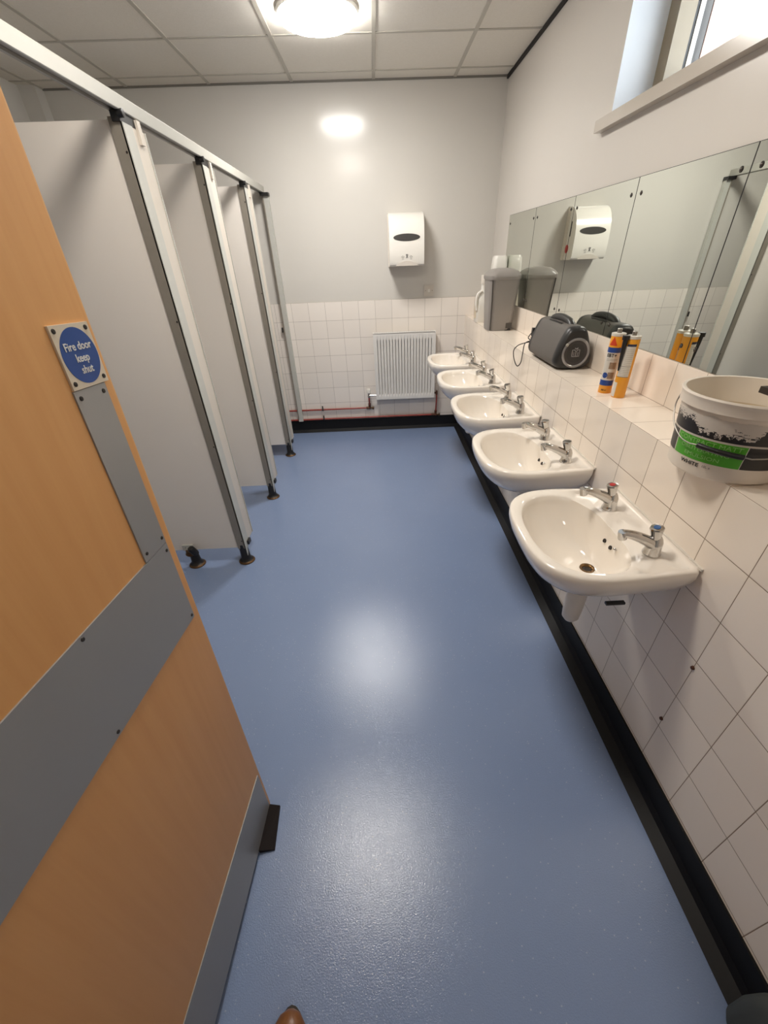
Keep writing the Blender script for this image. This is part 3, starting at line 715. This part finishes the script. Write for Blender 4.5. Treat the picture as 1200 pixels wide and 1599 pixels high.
for z, nm in ((0.238, 'upper_clip'), (pz, 'lower_clip')):
    b = bm_new(); tube(b, [(-0.008, py, z), (0.008, py, z)], 0.0125, 14); box(b, (-0.006, py+0.010, z-0.005), (0.006, -0.006, z+0.005)); tube(b, [(0, py, z+0.010), (0, py, z+0.036)], 0.006, 10)
    obj(nm, b, 'black', cl, 0.7)

# ------------------------------------------------------------------ things on the ledge
# pedal bin
def rrect(wx, wy, rad, n=6, front_bow=0.0):
    pts = []
    for cx, cy, a0 in ((wx/2-rad, wy/2-rad, 0), (-wx/2+rad, wy/2-rad, PI/2), (-wx/2+rad, -wy/2+rad, PI), (wx/2-rad, -wy/2+rad, 1.5*PI)):
        for i in range(n+1):
            a = a0+PI/2*i/n; pts.append((cx+rad*math.cos(a), cy+rad*math.sin(a)))
    return pts
def loft(bm, rings, cap0=True, cap1=True, mi=0):
    R = [[bm.verts.new(p) for p in rg] for rg in rings]; n = len(R[0])
    for p, q in zip(R, R[1:]):
        for i in range(n):
            bm.faces.new((p[i], p[(i+1) % n], q[(i+1) % n], q[i])).material_index = mi
    if cap0: bm.faces.new(R[0][::-1]).material_index = mi
    if cap1: bm.faces.new(R[-1]).material_index = mi
    return R
BINX, BINY = 0.908, 3.410
r = thing('pedal_bin', 'grey plastic pedal bin standing on the tiled ledge', 'bin', (BINX, BINY, Z1))
bm = bm_new(); loft(bm, [[(x, y, z) for x, y in rrect(wx, wy, 0.045)] for z, wx, wy in ((0.0, 0.170, 0.20), (0.010, 0.174, 0.205), (0.20, 0.198, 0.225), (0.330, 0.214, 0.240))])
obj('bin_body', bm, 'bin', r, 0.7)
bm = bm_new(); loft(bm, [[(x, y, z) for x, y in rrect(wx, wy, rd)] for z, wx, wy, rd in ((0.318, 0.222, 0.248, 0.048), (0.330, 0.228, 0.254, 0.05), (0.342, 0.226, 0.25, 0.05), (0.362, 0.196, 0.226, 0.05), (0.378, 0.14, 0.17, 0.05), (0.384, 0.06, 0.08, 0.028))])
obj('lid', bm, 'bin', r, 0.5)
obj('seam_strip', tube(bm_new(), [(-0.076, -0.0955, 0.006), (-0.084, -0.1075, 0.20), (-0.092, -0.1155, 0.318)], 0.004, 8), 'bin_dark', r)
obj('pedal_recess', bbox_bm((0.030, -0.1015, 0.002), (0.072, -0.080, 0.020)), 'black', r)
obj('pedal', bbox_bm((0.034, -0.108, 0.016), (0.076, -0.085, 0.050), 0.006, 2), 'bin_dark', r)
# white bottle with a handle, behind the bin
r = thing('plastic_bottle', 'white plastic handled bottle half hidden behind the grey pedal bin', 'bottle', (0.872, 3.82, Z1))
bm = bm_new(); loft(bm, [[(x, y, z) for x, y in rrect(wx, wy, rd)] for z, wx, wy, rd in ((0, 0.092, 0.10, 0.02), (0.006, 0.10, 0.105, 0.022), (0.12, 0.10, 0.105, 0.022), (0.17, 0.094, 0.10, 0.022), (0.21, 0.058, 0.06, 0.02), (0.235, 0.034, 0.034, 0.016), (0.275, 0.032, 0.032, 0.015))])
obj('bottle_body', bm, 'white_gloss', r, 0.7)
obj('cap', lathe(bm_new(), [(0.0, 0.27), (0.021, 0.27), (0.021, 0.325), (0.019, 0.33), (0.0, 0.33)], 24, cap=False), 'white_pvc', r, 0.6)
obj('handle', tube(bm_new(), smooth_path([(-0.014, -0.03, 0.225), (-0.05, -0.044, 0.20), (-0.058, -0.048, 0.15), (-0.050, -0.044, 0.09)], 5), 0.010, 10), 'white_gloss', r, 0.8)
obj('bottle_label', bbox_bm((-0.0512, -0.035, 0.03), (-0.0495, 0.035, 0.12)), 'paint_in', r)
# wall soap dispenser at the mirror's far end
r = thing('soap_dispenser', 'white soap dispenser on the wall behind the lid of the grey pedal bin', 'dispenser', (XW-0.007, 3.800, 1.27))
bm = bm_new(); loft(bm, [[(x-0.055, y, z) for x, y in rrect(wx, wy, 0.025)] for z, wx, wy in ((0.0, 0.085, 0.09), (0.02, 0.105, 0.11), (0.15, 0.110, 0.115), (0.215, 0.100, 0.11), (0.232, 0.082, 0.095))])
obj('soap_case', bm, 'white_gloss', r, 0.6)
obj('push_lever', bbox_bm((-0.118, -0.04, 0.02), (-0.104, 0.04, 0.10), 0.004, 2), 'white_pvc', r)
obj('nozzle', lathe(bm_new(), [(0.0, 0.0), (0.008, 0.0), (0.010, 0.03), (0.0, 0.03)], 14, org=(-0.06, 0, -0.025), cap=False), 'white_pvc', r, 0.7)

# portable speaker
SX, SY0, SLEN = 0.926, 2.045, 0.43
r = thing('portable_speaker', 'black portable speaker with a silver ring and emblem on its end, on the ledge', 'speaker', (SX, SY0, Z1))
def sect(s, inset=0.0):
    """rounded trapezoid (x, z) section"""
    P = [(-0.040, 0.004), (0.040, 0.004), (0.078, 0.020), (0.086, 0.050), (0.070, 0.110), (0.046, 0.166), (0.022, 0.184), (-0.022, 0.184), (-0.046, 0.166), (-0.070, 0.110), (-0.086, 0.050), (-0.078, 0.020)]
    c = Vector((0, 0.088)); out = []
    Q = []
    n = len(P)
    for i in range(n):
        p0, p1, p2, p3 = [Vector(P[(i+k) % n]) for k in (-1, 0, 1, 2)]
        for j in range(4):
            t_ = j/4; Q.append(0.5*((2*p1)+(p2-p0)*t_+(2*p0-5*p1+4*p2-p3)*t_*t_+(3*p1-p0-3*p2+p3)*t_**3))
    for p in Q: 
        d = c + (p-c)*s; out.append((d.x, max(d.y, 0.001)))
    return out
bm = bm_new()
loft(bm, [[(x, y, z) for x, z in sect(s)] for y, s in ((0.035, 1.0), (0.06, 1.02), (0.2, 1.03), (0.34, 1.02), (0.395, 1.0))])
obj('grille_body', bm, 'spk', r, 0.7)
for nm, ys in (('end_cap', ((0.045, 1.005), (0.030, 1.015), (0.014, 0.985), (0.004, 0.90), (0.0, 0.80))), ('end_cap', ((0.385, 1.005), (0.400, 1.01), (0.416, 0.97), (0.426, 0.88), (0.43, 0.78)))):
    bm = bm_new(); loft(bm, [[(x, y, z) for x, z in sect(s)] for y, s in ys]); e_ = obj(nm, bm, 'spk_end', r, 0.7)
    if ys[0][0] < 0.1:
        cz = 0.076
        obj('silver_ring', lathe(bm_new(), [(0.055, -0.002), (0.064, 0.0), (0.065, 0.004), (0.058, 0.007), (0.054, 0.004), (0.055, -0.002)], 48, axis=(0, -1, 0), org=(0.004, 0.002, cz), cap=False), 'spk_ring', e_, 0.9)
        obj('cone', lathe(bm_new(), [(0.057, -0.001), (0.057, 0.003), (0.035, 0.0015), (0.0, 0.003)], 40, axis=(0, -1, 0), org=(0.004, 0.002, cz), cap=False), 'spk_cone', e_, 0.9)
        em = bm_new(); ox, oz = 0.004, cz
        def stroke(pts, wd=0.0021): tube(em, [(ox+a, -0.0015, oz+b) for a, b in pts], wd, 6)
        stroke([(-0.017, -0.014), (-0.017, 0.014), (-0.008, 0.014), (0.0, 0.006), (0.008, 0.014), (0.017, 0.014), (0.017, -0.014), (-0.017, -0.014)])
        stroke([(0.0, 0.006), (0.0, -0.014)]); stroke([(-0.009, 0.004), (-0.009, -0.010)]); stroke([(0.009, 0.004), (0.009, -0.010)])
        stroke([(-0.007, 0.022), (0.0, 0.017), (0.007, 0.022)])
        obj('emblem', em, 'spk_ring', e_)
        obj('plaster_blob', lathe(bm_new(), [(0.0, 0.006), (0.006, 0.003), (0.008, 0.0), (0.006, -0.003), (0.0, -0.004)], 10, axis=(0, -1, 0), org=(-0.044, -0.003, cz+0.036), cap=False), 'dust', e_, 3.2)
hd = bm_new(); tube(hd, smooth_path([(0.0, 0.075, 0.168), (0.0, 0.12, 0.192), (0.0, 0.215, 0.201), (0.0, 0.31, 0.192), (0.0, 0.355, 0.168)], 6), 0.017, 14)
obj('handle', hd, 'spk_end', r, 0.8)
obj('handle_recess', bbox_bm((-0.034, 0.135, 0.145), (0.034, 0.295, 0.1865), 0.006, 2), 'black', r)
for y in (0.09, 0.34): obj('handle_screw', lathe(bm_new(), [(0.006, 0.0), (0.005, 0.004), (0.0, 0.005)], 12, axis=(-0.6, 0, 1), org=(-0.010, y, 0.184), cap=False), 'wire', r, 0.8)
obj('carry_strap', tube(bm_new(), smooth_path([(-0.030, 0.425, 0.125), (-0.050, 0.450, 0.115), (-0.078, 0.452, 0.080), (-0.070, 0.440, 0.065), (-0.098, 0.437, 0.050), (-0.105, 0.430, 0.0), (-0.112, 0.42, -0.045), (-0.126, 0.435, -0.066), (-0.140, 0.46, -0.035), (-0.146, 0.47, 0.010), (-0.128, 0.455, 0.040), (-0.095, 0.43, 0.056), (-0.060, 0.42, 0.062)], 7), 0.0026, 8), 'black', r, 0.8)
obj('strap_toggle', bbox_bm((-0.066, 0.428, 0.088), (-0.044, 0.450, 0.128), 0.004, 2), 'black', r)
obj('base_pad', bbox_bm((-0.045, 0.05, -0.0005), (0.045, 0.38, 0.006), 0.002, 1), 'black', r)

# sealant cartridges
def cyl_map(R, zc, a0):
    return lambda x, y, d: ((R+d)*math.cos(a0+x/R), (R+d)*math.sin(a0+x/R), zc+y)
def band(bm, R, z0, z1, a0, a1, mi, n=None):
    n = n or max(4, int(abs(a1-a0)/0.12))
    for i in range(n):
        t0, t1 = a0+(a1-a0)*i/n, a0+(a1-a0)*(i+1)/n
        vs = [bm.verts.new((R*math.cos(t_), R*math.sin(t_), z)) for t_, z in ((t0, z0), (t1, z0), (t1, z1), (t0, z1))]
        bm.faces.new(vs).material_index = mi
def cartridge(x, y, label, kind):
    r = thing('sealant_cartridge', label, 'cartridge', (x, y, Z1), group='yellow sealant cartridges on the ledge')
    R = 0.0245; Hc = 0.212
    a = math.atan2(-y, -x)         # towards the camera
    body = lathe(bm_new(), [(0.0, 0.004), (R-0.001, 0.004), (R-0.001, 0.0), (R, 0.0015), (R, Hc), (R-0.002, Hc+0.003), (0.0, Hc+0.003)], 40, cap=False)
    obj('tube', body, 'yellow', r, 0.6)
    obj('top_rim', lathe(bm_new(), [(R+0.0006, Hc-0.006), (R+0.0008, Hc+0.003), (R-0.004, Hc+0.0045), (0.013, Hc+0.004), (0.0, Hc+0.004)], 40, cap=False), 'cwhite', r, 0.6)
    obj('threaded_neck', lathe(bm_new(), [(0.0085, Hc+0.003), (0.0085, Hc+0.017), (0.0070, Hc+0.019), (0.0, Hc+0.019)], 18, cap=False), 'wire', r, 0.6)
    pr = bm_new(); q = R+0.0003
    if kind == 0:
        band(pr, q, 0.034, 0.150, a-1.5, a+1.25, 0); 
        lab = obj('printed_label', pr, 'cwhite', r)
        bl = bm_new(); band(bl, q+0.0002, 0.150, 0.168, a-1.5, a+1.25, 0); obj('blue_band', bl, 'cblue', lab)
        bl = bm_new(); band(bl, q+0.0002, 0.030, 0.050, a-1.5, a+1.1, 0); obj('blue_band', bl, 'cblue', lab)
        pc = bm_new(); band(pc, q+0.0002, 0.092, 0.116, a-0.25, a+0.75, 0); band(pc, q+0.0002, 0.056, 0.080, a-0.15, a+0.75, 0); obj('picture', pc, 'cpic', lab)
        ln = bm_new(); band(ln, q+0.0002, 0.1215, 0.1225, a-0.9, a+0.8, 0); band(ln, q+0.0002, 0.1265, 0.1275, a-0.9, a+0.8, 0); obj('rule_line', ln, 'text_grey', lab)
        f = cyl_map(q+0.0004, 0.0, a-0.45)
        tri = bm_new(); n_ = 10; rows_ = []
        for i in range(n_+1):
            z = 0.175+0.030*i/n_; hw = 0.0155*(1-i/n_); rows_.append([tri.verts.new(f(s*hw, z, 0.0)) for s in (-1, -0.5, 0, 0.5, 1)])
        for p_, q_ in zip(rows_, rows_[1:]):
            for k in range(4): tri.faces.new((p_[k], p_[k+1], q_[k+1], q_[k]))
        obj('red_triangle_emblem', tri, 'cred', lab)
        obj('lettering', text_bm('EBT+', 0.017, cyl_map(q+0.0006, 0.140, a-0.25), 1.0, 0.0004, extrude=0.0002), 'text_black', lab)
        obj('blue_disc', ring_disc(q+0.0005, a-0.55, 0.068, 0.0105), 'cblue', lab)
        obj('lettering', text_bm('300 ml', 0.007, cyl_map(q+0.0006, 0.013, a-0.2), 1.0, 0.0001, extrude=0.0002), 'text_black', lab)
    else:
        band(pr, q, 0.078, 0.182, a-1.0, a+0.75, 0); lab = obj('printed_label', pr, 'cwhite', r)
        bl = bm_new(); band(bl, q+0.0002, 0.182, 0.190, a-0.5, a+0.75, 0); obj('navy_band', bl, 'cdark', lab)
        ln = bm_new(); band(ln, q+0.0002, 0.1135, 0.1150, a-1.0, a+0.75, 0); band(ln, q+0.0002, 0.0765, 0.0785, a-1.0, a+0.75, 0)
        for k in range(9): band(ln, q+0.0002, 0.120+0.0065*k, 0.1206+0.0065*k, a-0.35, a+0.62, 0)
        for k in range(5): band(ln, q+0.0002, 0.083+0.006*k, 0.0836+0.006*k, a-0.8, a+0.62, 0)
        obj('small_print', ln, 'text_grey', lab)
        sd = bm_new(); band(sd, q+0.0001, 0.004, 0.056, a-1.4, a-0.55, 0); obj('side_label', sd, 'cwhite', lab)
        # nozzle taped along the side, pointing down
        aa = a-0.85; d = Vector((math.cos(aa), math.sin(aa), 0))
        obj('nozzle', tube(bm_new(), [d*(R+0.0075)+Vector((0, 0, Hc-0.004)), d*(R+0.007)+Vector((0, 0, Hc-0.03)), d*(R+0.0045)+Vector((0, 0, 0.098))], [0.0085, 0.0078, 0.003], 16), 'black', r, 0.7)
        obj('nozzle_base', tube(bm_new(), [d*(R+0.0075)+Vector((0, 0, Hc-0.008)), d*(R+0.0075)+Vector((0, 0, Hc+0.006))], 0.0125, 18), 'black', r, 0.7)
    return r
def ring_disc(R, a0, zc, rad):
    bm = bm_new(); f = cyl_map(R, zc, a0); n = 24
    c = bm.verts.new(f(0, 0, 0)); vs = [bm.verts.new(f(rad*math.cos(2*PI*i/n), rad*math.sin(2*PI*i/n), 0)) for i in range(n)]
    for i in range(n): bm.faces.new((c, vs[i], vs[(i+1) % n]))
    return bm
cartridge(0.908, 1.665, 'yellow and white cartridge with a red triangle emblem, behind the other one', 0)
cartridge(0.928, 1.596, 'yellow cartridge with a black nozzle along its side, in front of the other one', 1)

# paint bucket
BX, BY, BR, BH, BR0 = 0.886, 0.962, 0.143, 0.192, 0.121
r = thing('paint_bucket', 'open white paint bucket with black and green label, overhanging the ledge', 'bucket', (BX, BY, Z1))
Rz = lambda z: BR0+(BR-0.006-BR0)*z/BH
prof = [(0.0, 0.0), (BR0-0.006, 0.0), (BR0, 0.006), (Rz(0.06), 0.06), (Rz(BH-0.032), BH-0.032), (BR-0.001, BH-0.030), (BR-0.001, BH-0.012), (BR, BH-0.010), (BR+0.002, BH-0.004), (BR, BH), (BR-0.006, BH-0.001), (BR-0.008, BH-0.012), (Rz(0.10)-0.004, 0.10), (Rz(0.10)-0.006, 0.098), (0.0, 0.098)]
obj('pail', lathe(bm_new(), prof, 96, cap=False), 'bucket', r, 0.6)
obj('paint', lathe(bm_new(), [(0.0, 0.118), (0.06, 0.1182), (Rz(0.118)-0.003, 0.119), (Rz(0.13)-0.0035, 0.130)], 64, cap=False), 'paint_in', r, 0.8)
CA = math.atan2(-BY, -BX)          # angle facing the camera
# label as coloured bands of a thin shell
bm = bm_new(); NA, NZ = 260, 96
rnd = random.Random(3); ph = [rnd.uniform(0, 6.28) for _ in range(12)]
from mathutils import noise as mnoise
A0, A1 = CA-1.75, CA+1.75
LZ0, LZ1 = 0.042, 0.154
GA0, GA1 = CA-0.98, CA+0.30          # green patch, seen left to right is decreasing angle
gv = [[bm.verts.new(((Rz(LZ0+(LZ1-LZ0)*k/NZ)+0.0006)*math.cos(A0+(A1-A0)*i/NA), (Rz(LZ0+(LZ1-LZ0)*k/NZ)+0.0006)*math.sin(A0+(A1-A0)*i/NA), LZ0+(LZ1-LZ0)*k/NZ)) for i in range(NA+1)] for k in range(NZ+1)]
kill = []
for k in range(NZ):
    for i in range(NA):
        z = LZ0+(LZ1-LZ0)*(k+0.5)/NZ; a = A0+(A1-A0)*(i+0.5)/NA
        s = a-CA
        f = bm.faces.new((gv[k][i], gv[k][i+1], gv[k+1][i+1], gv[k+1][i]))
        if z < 0.097:
            f.material_index = 1 if GA0 < a < GA1 else 0
            if abs(a-GA0) < 0.010 or abs(a-GA1) < 0.010: f.material_index = 2
            if f.material_index == 0 and z > 0.094: f.material_index = 0
            if f.material_index == 0 and z < 0.046 + 0.0*s: f.material_index = 0
        elif z < 0.101: f.material_index = 2
        else:
            edge = 0.112 + 0.004*math.sin(9*s+ph[0]) + 0.010*mnoise.noise((s*22, z*200, 0.3)) + 0.006*mnoise.noise((s*70, z*400, 2.1))
            if s > 0.30: edge += 0.055*min(1.0, (s-0.30)/0.22)**1.3       # sweeps up at the left
            if s < -0.55: edge += 0.022*min(1.0, (-0.55-s)/0.2)
            if z < edge: f.material_index = 0
            elif z < edge+0.012 and mnoise.noise((s*5, z*520, 5.0)) > 0.22: f.material_index = 0
            elif z < 0.150 + 0.006*mnoise.noise((s*4, 3.0, 1.0)): f.material_index = 2
            else: kill.append(f)
            if s > 0.75: f.material_index = 0 if z < 0.147 else 2
bmesh.ops.delete(bm, geom=kill, context='FACES')
lab = obj('label', bm, ['lab_black', 'lab_green', 'lab_grey'], r)
def ctext(s, size, z, ang, mat, sx=1.0, bold=0.0):
    Rr = Rz(z)+0.0012
    # letters run left to right as seen from outside: increasing angle
    obj('lettering', text_bm(s, size, lambda x, y, d: ((Rr+d+(y)*0.12)*math.cos(ang+x*sx/Rr), (Rr+d+(y)*0.12)*math.sin(ang+x*sx/Rr), z+y), 1.0, bold, extrude=0.0002), mat, lab)
GC = (GA0+GA1)/2
ctext('CONTRACT MATT', 0.0150, 0.0880, GC, 'lab_pale', 1.18)
ctext('OBLITERATING', 0.0130, 0.0690, GC-0.02, 'lab_pale', 1.30)
ctext('EMULSION', 0.0130, 0.0535, GC-0.02, 'lab_pale', 1.35)
ctext('WHITE', 0.0135, 0.0315, CA-0.52, 'text_black', 1.12, 0.0002)
ctext('10L e', 0.0085, 0.0320, CA-0.20, 'text_grey', 1.0)
# wire handle hanging down over the front, with a black grip
wire = smooth_path([((Rz(z_)+g_)*math.cos(CA+a_), (Rz(z_)+g_)*math.sin(CA+a_), z_) for a_, z_, g_ in ((-1.42, BH-0.024, 0.006), (-1.36, 0.140, 0.012), (-1.10, 0.108, 0.013), (-0.80, 0.086, 0.012), (-0.56, 0.082, 0.014), (-0.40, 0.084, 0.013), (0.26, 0.078, 0.013), (0.42, 0.077, 0.014), (0.70, 0.082, 0.012), (1.10, 0.104, 0.013), (1.50, 0.140, 0.012), (1.62, BH-0.024, 0.006))], 6)
hw = obj('handle', tube(bm_new(), wire, 0.0016, 8), 'wire', r, 3.2)
gp = [((Rz(0.078)+0.0135)*math.cos(CA+a_), (Rz(0.078)+0.0135)*math.sin(CA+a_), 0.0835-0.006*(a_+0.40)/0.66) for a_ in [-0.42+0.68*k_/10 for k_ in range(11)]]
obj('grip', tube(bm_new(), gp, 0.0062, 12), 'black', hw, 0.8)
# brush lying across the bucket's rim
r = thing('paint_brush', 'paint-flecked brush resting across the rim of the paint bucket', 'brush', (BX+0.050, BY-0.078, Z1+BH+0.004))
obj('bristles', bevel(bbox_bm((-0.055, 0.010, -0.004), (-0.005, 0.06, 0.010)), 0.003, 2), 'bristle', r)
obj('ferrule', bbox_bm((-0.006, 0.008, -0.005), (0.024, 0.062, 0.012), 0.003, 2), 'olive', r)
obj('handle', tube(bm_new(), [(0.02, 0.035, 0.006), (0.045, 0.034, 0.010), (0.072, 0.033, 0.014)], [0.012, 0.010, 0.012], 12), 'smoke', r, 0.8)

# ------------------------------------------------------------------ foreground at the photographer's feet
r = thing('leather_shoe', 'tip of a tan leather shoe at the bottom edge of the photo', 'shoe', (-0.281, 0.035, 0), 0.05)
def shoe_ring(y, w_, z0, z1, n=20):
    return [(w_*math.cos(2*PI*i/n), y, z0+(z1-z0)*(0.5+0.5*math.sin(2*PI*i/n))) for i in range(n)]
bm = bm_new(); loft(bm, [shoe_ring(y, w_, 0.012, z) for y, w_, z in ((-0.17, 0.026, 0.075), (-0.155, 0.033, 0.085), (-0.10, 0.036, 0.088), (-0.04, 0.039, 0.082), (0.03, 0.045, 0.070), (0.08, 0.046, 0.058), (0.115, 0.038, 0.050), (0.134, 0.024, 0.042), (0.142, 0.008, 0.032))])
obj('upper', bm, 'leather', r, 3.2)
bm = bm_new(); loft(bm, [[(x, y, z) for x, y in [((0.051 if yy > 0 else 0.040)*cx*1.0, yy) for cx, yy in [(math.cos(2*PI*i/32), 0.162*math.sin(2*PI*i/32)-0.012) for i in range(32)]]] for z in (0.0, 0.014)])
obj('sole', bm, 'sole', r, 0.6)
bm = bm_new(); loft(bm, [[(x, y, z) for x, y in rrect(a_, b_, min(a_, b_)*0.42)] for z, a_, b_ in ((0.0, 0.06, 0.12), (0.02, 0.066, 0.14), (0.10, 0.068, 0.15), (0.16, 0.066, 0.14), (0.205, 0.052, 0.11), (0.218, 0.03, 0.06))])
o = obj('grey_corner_shape', bm, 'charcoal', None, 0.8, (0.785, 0.070, 0.0015))  # unidentified dark grey shape, built in the form of a rounded bin
tag(o, 'dark grey rounded shape in the bottom right corner beside the black skirting', 'bin')
